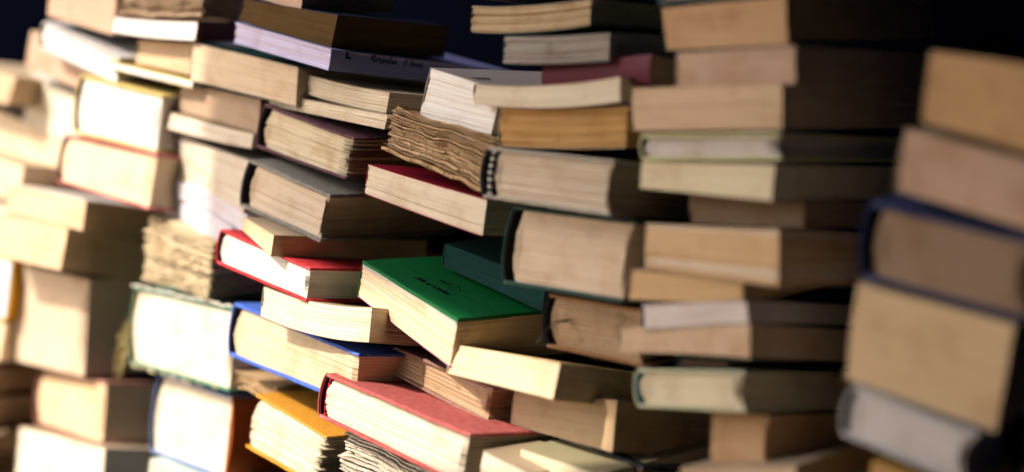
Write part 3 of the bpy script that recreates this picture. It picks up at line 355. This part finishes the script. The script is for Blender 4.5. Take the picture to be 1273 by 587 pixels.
 {"id": "B6", "P": [-0.1894, 1.4992, 0.7991], "R": [[0.7159, 0.6942, 0.0739], [-0.6869, 0.7194, -0.1035], [-0.125, 0.0233, 0.9919]], "w": 0.1294, "tl": 0.0414, "tr": 0.0375, "sh": -0.0026, "L": 0.194, "bow": 0.0007, "bowb": 1, "st": "hard", "ct": 0.0025, "hero": True, "conc": 0.0035, "wear": 0.25, "face": 0.0012, "page": "creamworn2", "look": "worn2", "cover": "plum", "label": "plum hardcover with black rounded spine and frayed pages", "spine": "black", "gap": 0.007, "spine_out": "plum"},
 {"id": "B7a", "P": [-0.1721, 1.4929, 0.8157], "R": [[0.7051, 0.7086, 0.0261], [-0.709, 0.7051, 0.0111], [-0.0106, -0.0263, 0.9996]], "w": 0.1636, "tl": 0.0112, "tr": 0.0126, "sh": -0.0022, "L": 0.215, "bow": 0.0, "bowb": 1, "st": "soft", "ct": 0.0028, "hero": True, "conc": 0, "wear": 0.25, "face": 0.0012, "page": "cream2", "look": "sig2", "cover": "printed", "label": "flat cream paperback lying on the plum hardcover"},
 {"id": "B7b", "P": [-0.1574, 1.4861, 0.8356], "R": [[0.7037, 0.7092, 0.0436], [-0.7095, 0.7046, -0.01], [-0.0379, -0.0239, 0.999]], "w": 0.1195, "tl": 0.0168, "tr": 0.0181, "sh": -0.0013, "L": 0.179, "bow": 0.00137, "bowb": 1, "st": "soft", "ct": 0.0028, "hero": True, "conc": 0, "wear": 0.25, "face": 0.0012, "page": "cream2", "look": "sig", "cover": "printed", "label": "cream paperback with faint green print under the lavender spine", "title": "B7b"},
 {"id": "B8", "P": [-0.1997, 1.485, 0.7493], "R": [[0.7426, 0.6625, 0.0984], [-0.6525, 0.7488, -0.1166], [-0.151, 0.0224, 0.9883]], "w": 0.1128, "tl": 0.0458, "tr": 0.0438, "sh": -0.0025, "L": 0.169, "bow": 0.0, "bowb": 1, "st": "hard", "ct": 0.0036, "hero": True, "conc": 0.007, "wear": 0.25, "face": 0.0012, "page": "greycream", "look": "fine", "cover": "greycloth", "label": "grey cloth hardcover with black spine above the red one", "spine": "black", "gap": 0.008},
 {"id": "B9", "P": [-0.22, 1.4721, 0.7049], "R": [[0.5995, 0.7945, 0.0966], [-0.7902, 0.6067, -0.0863], [-0.1272, -0.0246, 0.9916]], "w": 0.0564, "tl": 0.012, "tr": 0.0187, "sh": 0.001, "L": 0.16, "bow": 0.0, "bowb": 1, "st": "soft", "ct": 0.0028, "hero": True, "conc": 0, "wear": 0.25, "face": 0.0012, "page": "cream3", "look": "clean", "cover": "kraft", "label": "narrow sunlit paperback squeezed between grey cloth and red hardcovers"},
 {"id": "B10", "P": [-0.2152, 1.4792, 0.6854], "R": [[0.6957, 0.7125, 0.0919], [-0.713, 0.7004, -0.0323], [-0.0874, -0.043, 0.9952]], "w": 0.1378, "tl": 0.0318, "tr": 0.0299, "sh": 0.0018, "L": 0.207, "bow": 0.0, "bowb": 1, "st": "hard", "ct": 0.0025, "hero": True, "conc": 0.0035, "wear": 0.25, "face": 0.0012, "page": "white", "look": "fine", "cover": "red", "label": "bright red hardcover with white pages"},
 {"id": "B11", "P": [-0.1599, 1.4285, 0.6557], "R": [[0.7458, 0.665, 0.0399], [-0.664, 0.7372, 0.1251], [0.0538, -0.1198, 0.9913]], "w": 0.1387, "tl": 0.0261, "tr": 0.0289, "sh": 0.0022, "L": 0.208, "bow": 0.00488, "bowb": 1, "st": "soft", "ct": 0.0028, "hero": True, "conc": 0.001, "wear": 0.25, "face": 0.0012, "page": "cream2", "look": "fine", "cover": "kraft", "label": "sagging cream paperback under the bright red hardcover"},
 {"id": "B12", "P": [-0.1826, 1.4733, 0.6193], "R": [[0.6564, 0.7526, 0.0523], [-0.754, 0.6568, 0.0106], [-0.0264, -0.0464, 0.9986]], "w": 0.2009, "tl": 0.0498, "tr": 0.0447, "sh": 0.002, "L": 0.215, "bow": 0.0, "bowb": 1, "st": "hard", "ct": 0.003, "hero": True, "conc": 0.0035, "wear": 0.4, "face": 0.0012, "page": "yellowpage", "look": "fine", "cover": "blue", "label": "bright blue hardcover with yellowed pages", "spine": "navyblack", "gap": 0.007},
 {"id": "A2a", "P": [-0.311, 1.6285, 0.6067], "R": [[0.7416, 0.6707, -0.0109], [-0.6689, 0.7406, 0.0643], [0.0512, -0.0404, 0.9979]], "w": 0.1613, "tl": 0.0765, "tr": 0.0786, "sh": 0.0017, "L": 0.215, "bow": 0.0, "bowb": 1, "st": "hard", "ct": 0.003, "hero": True, "conc": 0.0035, "wear": 0.25, "face": 0.0012, "page": "cream", "look": "clean", "cover": "greenpale", "label": "green hardcover with torn frayed spine and threads", "spine": "tornspine"},
 {"id": "A2b", "P": [-0.2934, 1.6323, 0.5219], "R": [[0.7515, 0.6593, 0.0257], [-0.6596, 0.75, 0.0494], [0.0133, -0.0541, 0.9984]], "w": 0.1173, "tl": 0.0802, "tr": 0.0803, "sh": 0.0011, "L": 0.176, "bow": 0.0, "bowb": 1, "st": "hardR", "ct": 0.003, "hero": True, "conc": 0, "wear": 0.25, "face": 0.0012, "page": "cream", "look": "clean", "cover": "bluepale", "label": "sunlit tall book with blue left edge and rust coloured right side", "rside": "rustside"},
 {"id": "A2c", "P": [-0.2882, 1.6044, 0.4402], "R": [[0.7745, 0.6323, 0.0191], [-0.6323, 0.7747, -0.0057], [-0.0184, -0.0077, 0.9998]], "w": 0.1123, "tl": 0.033, "tr": 0.0333, "sh": -0.0004, "L": 0.168, "bow": 0.0, "bowb": 1, "st": "soft", "ct": 0.0028, "hero": True, "conc": 0, "wear": 0.25, "face": 0.0012, "page": "greenwhite", "look": "clean", "cover": "greenwhite", "label": "pale greenish book under the one with rust coloured side"},
 {"id": "A2d", "P": [-0.2327, 1.569, 0.5499], "R": [[0.7745, 0.6325, 0.0087], [-0.6322, 0.7745, -0.0207], [-0.0199, 0.0105, 0.9997]], "w": 0.0813, "tl": 0.0182, "tr": 0.016, "sh": -0.0016, "L": 0.16, "bow": 0.0, "bowb": 1, "st": "rag", "ct": 0.0028, "hero": True, "conc": 0, "wear": 0.25, "face": 0.0012, "page": "crumple", "look": "rag", "cover": "none", "label": "torn scrap of a book between the green and yellow hardcovers"},
 {"id": "A1a", "P": [-0.4537, 1.7228, 0.895], "R": [[0.8257, 0.5617, 0.0519], [-0.557, 0.8264, -0.0829], [-0.0895, 0.0395, 0.9952]], "w": 0.0987, "tl": 0.0394, "tr": 0.0416, "sh": 0.0006, "L": 0.16, "bow": 0.0, "bowb": 1, "st": "soft", "ct": 0.0028, "hero": False, "conc": 0, "wear": 0.25, "face": 0.0012, "page": "rosetan", "look": "clean", "cover": "kraft", "label": "rosy tan book at the top left against the dark gap"},
 {"id": "A1b", "P": [-0.4522, 1.7195, 0.8415], "R": [[0.7534, 0.6478, 0.1131], [-0.63, 0.7603, -0.1582], [-0.1885, 0.0479, 0.9809]], "w": 0.1351, "tl": 0.0287, "tr": 0.0275, "sh": -0.0002, "L": 0.203, "bow": 0.0, "bowb": 1, "st": "hard", "ct": 0.003, "hero": False, "conc": 0.0035, "wear": 0.25, "face": 0.0012, "page": "white", "look": "clean", "cover": "lilacteal", "label": "tilted hardcover with lilac and teal cover near the top left"},
 {"id": "A1bb", "P": [-0.4823, 1.7766, 0.8316], "R": [[0.7737, 0.6242, 0.1082], [-0.6126, 0.7807, -0.1232], [-0.1613, 0.0291, 0.9865]], "w": 0.1224, "tl": 0.0399, "tr": 0.0367, "sh": 0.0001, "L": 0.184, "bow": 0.0, "bowb": 1, "st": "soft", "ct": 0.0028, "hero": False, "conc": 0, "wear": 0.25, "face": 0.0012, "page": "rosetan", "look": "clean", "cover": "kraft", "label": "dull rosy book behind the tilted lilac and teal hardcover"},
 {"id": "A1c", "P": [-0.3552, 1.6355, 0.8947], "R": [[0.8188, 0.5701, -0.0669], [-0.574, 0.8148, -0.0818], [0.0079, 0.1054, 0.9944]], "w": 0.1122, "tl": 0.0235, "tr": 0.0215, "sh": -0.0045, "L": 0.168, "bow": 0.0, "bowb": 1, "st": "rag", "ct": 0.0028, "hero": False, "conc": 0, "wear": 0.25, "face": 0.0012, "page": "browntan", "look": "rag", "cover": "none", "label": "ragged brownish book at the top edge above a white one"},
 {"id": "A1d", "P": [-0.3604, 1.6393, 0.8709], "R": [[0.8083, 0.5863, -0.0543], [-0.5869, 0.8096, 0.0045], [0.0466, 0.0282, 0.9985]], "w": 0.117, "tl": 0.0153, "tr": 0.0187, "sh": -0.0037, "L": 0.175, "bow": 0.00154, "bowb": 1, "st": "spineR", "ct": 0.0028, "hero": False, "conc": 0, "wear": 0.25, "face": 0.0012, "page": "white", "look": "clean", "cover": "plum", "label": "white paged book with dark plum spine at the upper left"},
 {"id": "A1e", "P": [-0.3486, 1.6531, 0.8501], "R": [[0.7991, 0.6008, -0.0226], [-0.5994, 0.7991, 0.0469], [0.0462, -0.0239, 0.9986]], "w": 0.0908, "tl": 0.0229, "tr": 0.0315, "sh": -0.0017, "L": 0.16, "bow": 0.0, "bowb": 1, "st": "soft", "ct": 0.0028, "hero": False, "conc": 0, "wear": 0.25, "face": 0.0012, "page": "sand", "look": "clean", "cover": "kraft", "label": "sand coloured book set back under the white one with plum spine"},
 {"id": "A1f", "P": [-0.3641, 1.6491, 0.8203], "R": [[0.803, 0.5939, 0.0495], [-0.593, 0.8045, -0.0324], [-0.059, -0.0034, 0.9983]], "w": 0.1227, "tl": 0.0065, "tr": 0.007, "sh": -0.0005, "L": 0.184, "bow": 0.0, "bowb": 1, "st": "soft", "ct": 0.0028, "hero": False, "conc": 0, "wear": 0.25, "face": 0.0012, "page": "white", "look": "clean", "cover": "yellow2", "label": "thin white booklet with yellow back lying on the overexposed block"},
 {"id": "A1g", "P": [-0.3964, 1.6691, 0.8027], "R": [[0.8072, 0.589, 0.0383], [-0.5873, 0.808, -0.0477], [-0.059, 0.0161, 0.9981]], "w": 0.1236, "tl": 0.0584, "tr": 0.056, "sh": -0.0007, "L": 0.185, "bow": 0.0, "bowb": 1, "st": "hard", "ct": 0.002, "hero": False, "conc": 0.0035, "wear": 0.25, "face": 0.0012, "page": "white", "look": "clean", "cover": "yellow2", "label": "overexposed thick white paged hardcover with yellow rim"},
 {"id": "A1h", "P": [-0.4032, 1.6731, 0.744], "R": [[0.7892, 0.6113, 0.0592], [-0.6141, 0.787, 0.0592], [-0.0104, -0.0831, 0.9965]], "w": 0.1451, "tl": 0.0493, "tr": 0.0553, "sh": -0.0014, "L": 0.215, "bow": 0.0, "bowb": 1, "st": "hard", "ct": 0.003, "hero": False, "conc": 0.0035, "wear": 0.25, "face": 0.0012, "page": "cream4", "look": "clean", "cover": "redpale", "label": "red rimmed hardcover with cream pages under the yellow rimmed one"},
 {"id": "A1i", "P": [-0.4745, 1.7198, 0.6838], "R": [[0.8308, 0.5505, 0.0822], [-0.5564, 0.8251, 0.0978], [-0.0139, -0.127, 0.9918]], "w": 0.117, "tl": 0.0292, "tr": 0.0297, "sh": 0.0022, "L": 0.175, "bow": 0.0, "bowb": 1, "st": "soft", "ct": 0.0028, "hero": False, "conc": 0, "wear": 0.25, "face": 0.0012, "page": "cream3", "look": "clean", "cover": "whitecover", "label": "cream book under the red rimmed hardcover at left"},
 {"id": "A1j", "P": [-0.4945, 1.7293, 0.6529], "R": [[0.8365, 0.5408, 0.0883], [-0.5479, 0.8239, 0.145], [0.0056, -0.1696, 0.9855]], "w": 0.1197, "tl": 0.0439, "tr": 0.0436, "sh": 0.0012, "L": 0.179, "bow": 0.0, "bowb": 1, "st": "soft", "ct": 0.0028, "hero": False, "conc": 0, "wear": 0.25, "face": 0.0012, "page": "cream3", "look": "clean", "cover": "kraft", "label": "cream book with brown fore-edge above the very thick one"},
 {"id": "A1k", "P": [-0.48, 1.7748, 0.5936], "R": [[0.8105, 0.5857, -0.0036], [-0.5852, 0.8101, 0.0365], [0.0243, -0.0275, 0.9993]], "w": 0.1235, "tl": 0.1038, "tr": 0.1014, "sh": 0.0036, "L": 0.185, "bow": 0.0, "bowb": 1, "st": "soft", "ct": 0.0028, "hero": False, "conc": 0.004, "wear": 0.25, "face": 0.0012, "page": "creamgrey", "look": "clean", "cover": "kraft", "label": "very thick cream book with curved fore-edge at lower left"},
 {"id": "A1l", "P": [-0.4478, 1.7668, 0.4858], "R": [[0.7609, 0.6488, -0.0126], [-0.6394, 0.7529, 0.156], [0.1107, -0.1107, 0.9877]], "w": 0.1199, "tl": 0.0553, "tr": 0.0644, "sh": 0.0027, "L": 0.18, "bow": 0.0, "bowb": 1, "st": "hard", "ct": 0.002, "hero": False, "conc": 0.0035, "wear": 0.25, "face": 0.0012, "page": "cream3", "look": "clean", "cover": "pinkred", "label": "cream paged hardcover with pinkish red boards at lower left"},
 {"id": "A1m", "P": [-0.4449, 1.7314, 0.4284], "R": [[0.7837, 0.6204, 0.0317], [-0.6168, 0.771, 0.1586], [0.074, -0.1438, 0.9868]], "w": 0.1446, "tl": 0.0506, "tr": 0.0489, "sh": 0.0051, "L": 0.215, "bow": 0.0, "bowb": 1, "st": "soft", "ct": 0.0028, "hero": False, "conc": 0, "wear": 0.25, "face": 0.0012, "page": "greenwhite", "look": "clean", "cover": "kraft", "label": "white paged book in the bottom left corner"},
 {"id": "A0a", "P": [-0.5858, 1.8365, 0.7972], "R": [[0.8475, 0.5181, 0.1149], [-0.5208, 0.8536, -0.0078], [-0.1022, -0.0532, 0.9933]], "w": 0.1084, "tl": 0.0311, "tr": 0.0314, "sh": -0.005, "L": 0.163, "bow": 0.0, "bowb": 1, "st": "soft", "ct": 0.0028, "hero": False, "conc": 0, "wear": 0.25, "face": 0.0012, "page": "sand", "look": "clean", "cover": "kraft", "label": "sand coloured book at the left edge below the dark gap"},
 {"id": "A0b", "P": [-0.4979, 1.8195, 0.7862], "R": [[0.7623, 0.6342, 0.1291], [-0.6221, 0.773, -0.1244], [-0.1786, 0.0145, 0.9838]], "w": 0.103, "tl": 0.0543, "tr": 0.0534, "sh": -0.0004, "L": 0.16, "bow": 0.0, "bowb": 1, "st": "soft", "ct": 0.0028, "hero": False, "conc": 0, "wear": 0.25, "face": 0.0012, "page": "cream", "look": "clean", "cover": "whitecover", "label": "leaning white book left of the yellow rimmed hardcover"},
 {"id": "A0c", "P": [-0.5509, 1.8628, 0.7428], "R": [[0.7963, 0.5908, 0.1298], [-0.587, 0.8066, -0.0698], [-0.1459, -0.0206, 0.9891]], "w": 0.1568, "tl": 0.0509, "tr": 0.0455, "sh": -0.0006, "L": 0.215, "bow": 0.0, "bowb": 1, "st": "soft", "ct": 0.0028, "hero": False, "conc": 0, "wear": 0.25, "face": 0.0012, "page": "cream4", "look": "clean", "cover": "kraft", "label": "overexposed cream book at the left edge, upper one"},
 {"id": "A0d", "P": [-0.5681, 1.8182, 0.7045], "R": [[0.83, 0.5525, 0.0767], [-0.5547, 0.832, 0.0101], [-0.0582, -0.0509, 0.997]], "w": 0.1189, "tl": 0.0408, "tr": 0.0384, "sh": -0.0004, "L": 0.178, "bow": 0.0, "bowb": 1, "st": "soft", "ct": 0.0028, "hero": False, "conc": 0, "wear": 0.25, "face": 0.0012, "page": "cream4", "look": "clean", "cover": "kraft", "label": "overexposed cream book at the left edge with rusty scrap beside it"},
 {"id": "A0e", "P": [-0.5759, 1.822, 0.6], "R": [[0.8458, 0.5324, 0.0343], [-0.5335, 0.8446, 0.0451], [-0.0049, -0.0564, 0.9984]], "w": 0.1174, "tl": 0.07, "tr": 0.0679, "sh": 0.0001, "L": 0.176, "bow": 0.0, "bowb": 1, "st": "hardR", "ct": 0.003, "hero": False, "conc": 0, "wear": 0.25, "face": 0.0012, "page": "lavwhite", "look": "clean", "cover": "yellow3", "label": "white book with bulging yellow side at the left edge", "rside": "yellow3"},
 {"id": "A0e2", "P": [-0.5797, 1.8232, 0.5295], "R": [[0.8508, 0.5229, 0.0526], [-0.5255, 0.8462, 0.0883], [0.0016, -0.1028, 0.9947]], "w": 0.1208, "tl": 0.0436, "tr": 0.042, "sh": -0.0009, "L": 0.181, "bow": 0.0, "bowb": 1, "st": "soft", "ct": 0.0028, "hero": False, "conc": 0, "wear": 0.25, "face": 0.0012, "page": "cream4", "look": "clean", "cover": "kraft", "label": "cream book under the one with bulging yellow side"},
 {"id": "A0f", "P": [-0.5857, 1.827, 0.4753], "R": [[0.8805, 0.474, 0.0033], [-0.4732, 0.8786, 0.0641], [0.0275, -0.058, 0.9979]], "w": 0.1015, "tl": 0.0315, "tr": 0.0306, "sh": -0.0043, "L": 0.16, "bow": 0.0, "bowb": 1, "st": "soft", "ct": 0.0028, "hero": False, "conc": 0, "wear": 0.25, "face": 0.0012, "page": "browntan", "look": "clean", "cover": "choco", "label": "upper brown book in shadow at the lower left edge"},
 {"id": "A0g", "P": [-0.5872, 1.8274, 0.4426], "R": [[0.861, 0.5086, 0.0013], [-0.5065, 0.8572, 0.0931], [0.0462, -0.0809, 0.9957]], "w": 0.1049, "tl": 0.0329, "tr": 0.0321, "sh": -0.0028, "L": 0.16, "bow": 0.0, "bowb": 1, "st": "soft", "ct": 0.0028, "hero": False, "conc": 0, "wear": 0.25, "face": 0.0012, "page": "browntan", "look": "clean", "cover": "choco", "label": "lower brown book in shadow at the lower left edge"},
 {"id": "A0h", "P": [-0.5774, 1.8177, 0.4089], "R": [[0.8561, 0.5166, 0.0153], [-0.516, 0.8527, 0.0819], [0.0293, -0.078, 0.9965]], "w": 0.1086, "tl": 0.0547, "tr": 0.0555, "sh": -0.0015, "L": 0.163, "bow": 0.0, "bowb": 1, "st": "rag", "ct": 0.0028, "hero": False, "conc": 0, "wear": 0.25, "face": 0.0012, "page": "browntan", "look": "rag", "cover": "none", "label": "ragged greyish brown book in the bottom left shadow"},
 {"id": "A0i", "P": [-0.5866, 1.8479, 0.6685], "R": [[0.841, 0.5382, 0.0559], [-0.54, 0.8414, 0.0221], [-0.0351, -0.0488, 0.9982]], "w": 0.112, "tl": 0.0346, "tr": 0.0337, "sh": -0.0012, "L": 0.168, "bow": 0.0, "bowb": 1, "st": "soft", "ct": 0.0028, "hero": False, "conc": 0, "wear": 0.25, "face": 0.0012, "page": "cream", "look": "clean", "cover": "kraft", "label": "small cream book at the left edge under the overexposed ones"},
]
roots = {d['id']: build(d) for d in BOOKS}
BK = {d['id']: d for d in BOOKS}
# ------------------------------------------------------------------ setting
def structure(o, kind='structure'):
    o['kind'] = kind; return o
def at(px, py, depth):
    F = LENS/36*1273
    return CAM_POS + depth*(fwd + (px-636.5)/F*rt - (py-293.5)/F*up)
def wall_depth(px): return 1/((.833+(px-450)*.00038)*50/60)
def slab(name, corners, thick, mat):
    n = (corners[1]-corners[0]).cross(corners[2]-corners[0]).normalized()*thick
    V = [tuple(c) for c in corners]+[tuple(c+n) for c in corners]
    return link(name, V, [(0,1,2,3),(7,6,5,4),(0,4,5,1),(1,5,6,2),(2,6,7,3),(3,7,4,0)], mat)
ground = structure(slab('ground', [Vector((-30,-30,0)), Vector((30,-30,0)), Vector((30,30,0)), Vector((-30,30,0))], -.05, plain_mat('asphalt', (.04,.04,.045), .9, 3)))
structure(slab('bounce_slab', [Vector((-8,-8,.12)), Vector((-.25,-8,.12)), Vector((-.25,3,.12)), Vector((-8,3,.12))], -.11, plain_mat('bounce_pale', (.64,.45,.27), .9, 3)))  # unseen pale slab, added to bounce warm light onto the book fronts
# board behind the piles, its near-black colour standing in for shade in the gaps
a = at(-250, 300, wall_depth(-250)); b_ = at(1500, 300, wall_depth(1500)); dirw = (b_-a); dirw.z = 0; dirw.normalize(); nrm = Vector((-dirw.y, dirw.x, 0))
A = a - dirw*.5 + nrm*.34; Bq = b_ + dirw*.4 + nrm*.34
structure(slab('wall', [Vector((A.x,A.y,0)), Vector((Bq.x,Bq.y,0)), Vector((Bq.x,Bq.y,2.3)), Vector((A.x,A.y,2.3))], -.03, plain_mat('gap_shade', (.0010,.0014,.004), .7, 6)))
# unseen shade panel added above: its edge draws the boundary between sun and shade on the books
CZ = 2.3
def hit(px, py):
    p = at(px, py, wall_depth(px)); p = p + SUN*((CZ-p.z)/SUN.z); p.z = CZ; return p
h0 = hit(252, -60); h1 = hit(214, 262); h2 = hit(715, 455); h3 = hit(690, 900)
e0 = (h0-h1).normalized(); e2 = (h2-h1).normalized()
P = [h1, h2, h2+(h3-h2).normalized()*2, h2+e2*5, h1+e2*5+e0*5, h1+e0*5]
V = [tuple(p) for p in P]+[(p.x, p.y, p.z+.01) for p in P]; n = len(P)
g0 = hit(330, 700); g1 = hit(1300, 700); ge = (hit(1300, 1200)-g1).normalized()
structure(slab('shade_panel', [g0+Vector((0,0,.05)), g1+(g1-g0)*3+Vector((0,0,.05)), g1+(g1-g0)*3+ge*3+Vector((0,0,.05)), g0+ge*3+Vector((0,0,.05))], .01, plain_mat('sky_blocker', (.05,.05,.07), .9, 5)))  # second unseen panel, added to close off sky fill
print('shade_panel', [tuple(round(c, 2) for c in p) for p in (h0, h1, h2, h3, g0, g1, ge)])
structure(link('shade_panel', V, [tuple(range(n)), tuple(range(2*n-1, n-1, -1))]+[(i, n+i, n+(i+1) % n, (i+1) % n) for i in range(n)], plain_mat('shade_panel_mat', (.05,.06,.09), .9, 5)))
# dark unseen panel, added right of the last pile to cut fill light
s0 = Vector((.62, -1.2, 0)); s1 = Vector((.62, 1.28, 0))
structure(slab('wall', [Vector((s0.x,s0.y,0)), Vector((s1.x,s1.y,0)), Vector((s1.x,s1.y,2.25)), Vector((s0.x,s0.y,2.25))], .03, plain_mat('fill_blocker_side', (.006,.008,.02), .7, 6)))
s2 = Vector((.66, -1.2, 0)); s3 = Vector((-3.0, -2.1, 0))
structure(slab('wall', [Vector((s3.x,s3.y,0)), Vector((s2.x,s2.y,0)), Vector((s2.x,s2.y,5.5)), Vector((s3.x,s3.y,5.5))], .03, plain_mat('fill_blocker_rear', (.03,.02,.02), .8, 6)))  # unseen tall panel behind the camera, added to block fill light

# ------------------------------------------------------------------ lettering, ribbon, torn edges
ink = plain_mat('ink', (.012,.012,.02), .6, 40); ink_blue = plain_mat('ink_blue', (.006,.02,.06), .6, 40); ink_green = plain_mat('ink_green', (.03,.07,.05), .6, 40); ink_red = plain_mat('ink_red', (.30,.05,.03), .6, 40)
def text(bid, body, size, origin, X, Y, Z, mat, name='title', shear=0, sx=1):
    c = bpy.data.curves.new(name, 'FONT'); c.body = body; c.size = size; c.extrude = .00008; c.shear = shear; c.offset = size*.022
    tmp = bpy.data.objects.new('tmp', c); me = bpy.data.meshes.new_from_object(tmp); bpy.data.objects.remove(tmp); me.materials.clear(); me.materials.append(mat)
    o = bpy.data.objects.new(name, me); C.collection.objects.link(o); o.parent = roots[bid]
    X, Y, Z = Vector(X)*sx, Vector(Y), Vector(Z); O = Vector(origin)
    o.matrix_local = Matrix(((X.x,Y.x,Z.x,O.x),(X.y,Y.y,Z.y,O.y),(X.z,Y.z,Z.z,O.z),(0,0,0,1)))
    return o
def marks(bid, lines, mat, name, z, half=.0003):
    """printed strokes on the top cover: list of point lists (x, y)"""
    V = []; F = []
    for pts in lines:
        for i in range(len(pts)-1):
            a = Vector(pts[i]); b = Vector(pts[i+1]); n = Vector((-(b-a).y, (b-a).x)).normalized()*half; k = len(V)
            for p in (a-n, b-n, b+n, a+n): V.append((p.x, p.y, z))
            F.append((k, k+1, k+2, k+3))
    return link(name, V, F, mat, roots[bid])
def ribbon(bid, pts, wd, mat, name, wdir=(0, 1, 0)):
    V = []; F = []; wv = Vector(wdir)*wd/2; n = len(pts)
    for p in pts:
        p = Vector(p); nrm = Vector((0, 0, .0002)) if abs(wv.z) < 1e-5 else Vector((0, .0002, 0))
        V += [tuple(p-wv), tuple(p+wv), tuple(p+wv+nrm), tuple(p-wv+nrm)]
    for i in range(n-1):
        for q in range(4): F.append((i*4+q, i*4+(q+1) % 4, i*4+4+(q+1) % 4, i*4+4+q))
    F += [(0, 1, 2, 3), tuple(4*(n-1)+q for q in (3, 2, 1, 0))]
    return link(name, V, F, mat, roots[bid])
ang = math.atan2(.004, .035); tx = (math.cos(ang), math.sin(ang), 0); ty = (-math.sin(ang), math.cos(ang), 0)
text('C4', 'Pilla al Collea', .0078, (-.0225, .0205, .0004), tx, ty, (0, 0, 1), ink, shear=.35)
marks('C4', [[(-.055, .0315), (-.02, .0335), (.02, .0365), (.047, .0400), (.062, .0405)]], ink, 'rule', .0004, .00022)
rr = random.Random(4)
em = [[(-.010+.0022*k+.0016*math.cos(a*1.3+k), .0405+.0012*k*.6+.0022*math.sin(a+k)) for a in range(0, 7)] for k in range(5)]
em += [[(.002, .0375), (.006, .041), (.010, .0385), (.0155, .0425)], [(.008, .047), (.0125, .0435), (.017, .0485)], [(-.002, .046), (.004, .049), (.008, .0465)], [(.004, .0385), (.0045, .044), (.0085, .046)]]
marks('C4', em, ink, 'emblem', .0004, .00035)
w0 = BK['B0']['w']/2 + .0008
text('B0', 'b', .0165, (w0, .0155, -.0125), (0,1,0), (0,0,1), (1,0,0), ink_blue)
text('B0', 'Sople  Llpa', .0112, (w0, .0420, -.0085), (0,1,0), (0,0,1), (1,0,0), ink_blue, shear=.2, sx=1.25)
text('B0', 'ollo    lopa', .0100, (w0, .0420, -.0165), (0,1,0), (0,0,1), (1,0,0), ink_blue, shear=.2, sx=1.25)
text('C1', 'TIT', .0125, (.0050, .0080, .0004), (0,1,0), (-1,0,0), (0,0,1), ink, shear=.2)
zb = -BK['B7b']['bow']*.9+.0005
for x, y0, y1 in ((-.012, .020, .064), (-.030, .066, .098), (-.0005, .030, .052), (.012, .034, .068), (-.045, .085, .118)):
    L_ = []; y = y0
    while y < y1:
        q = rr.uniform(.002, .005); L_.append([(x, y), (x+rr.uniform(-.0006, .0006), min(y1, y+q))]); y += q+.0012
    marks('B7b', L_, ink_green, 'print', zb+.0006, .0008)
marks('B7b', [[(-.040+.001*k, .006+.0012*k), (-.030+.001*k, .011+.001*k)] for k in range(4)], ink_red, 'print', zb+.0006, .0008)
marks('B7b', [[(-.050, .020), (-.038, .017), (-.026, .019), (-.018, .026)]], ink_green, 'print', zb+.0007, .0004)
# ribbon bookmark hanging out of the stained brown book
ribbon('D8', [(-.0230, .002, -.0178), (-.0245, -.006, -.0178), (-.0275, -.011, -.0195), (-.0315, -.0145, -.0235), (-.0350, -.017, -.029), (-.0380, -.019, -.0365)], .0035, cover_mat('ribbongrey', .1), 'ribbon_bookmark', (.45, .2, .85))
# torn binding of the green hardcover
D2 = BK['A2a']; ww = D2['w']/2; TT = D2['tl']; rr = random.Random(9)
thread = plain_mat('thread', (.62, .50, .22), .9, 60); paper = plain_mat('torn_paper', (.70, .66, .56), .9, 60)
for k in range(26):
    z = -TT*rr.uniform(.45, .95); x = -ww-.004; L_ = []
    dx, dz = rr.uniform(-.0035, .001), rr.uniform(-.006, -.001)
    for i in range(6): L_.append((x+dx*i+rr.uniform(-.001, .001), -.002+rr.uniform(-.003, .002), z+dz*i+rr.uniform(-.0015, .0015)))
    ribbon('A2a', L_, rr.uniform(.0008, .0022), thread, 'loose_thread', (.5, .3, .8))
for k in range(22):
    x = -ww+rr.random()*D2['w']*.95; h = rr.uniform(.001, .0035); z = -TT-.0003
    ribbon('A2a', [(x, -.0005, z+.0015), (x+rr.uniform(-.003, .005), -.0015, z-h*.5), (x+rr.uniform(-.004, .012), -.002, z-h)], rr.uniform(.0006, .0018), thread if k % 3 else paper, 'loose_thread', (.8, 0, .5))
for k in range(9):
    x = -ww+k*D2['w']*.11; L_ = [(x+i*.004, -.0015+rr.uniform(-.001, .001), .0008+rr.uniform(0, .0022)) for i in range(5)]
    ribbon('A2a', L_, .0022, paper, 'torn_flap', (0, .4, .9))

d4 = BK['C4']; b4 = Book(d4)
def fl(j, s, e, f): return (noise.noise(Vector((s*30, 3, 0)))*.0012, noise.noise(Vector((s*18, 1, 4)))*.0008)
for z in (-.0034, -.0046, -.0056):
    stacked('flyleaf', b4, -d4['w']/2+.002, d4['w']/2-.001, -.0008 if z > -.004 else 0, d4['L']-.004, [(z, 0), (z-.0004, 0)], page_mat('white', 'clean'), roots['C4'], nf=24, ns=8, disp=fl)
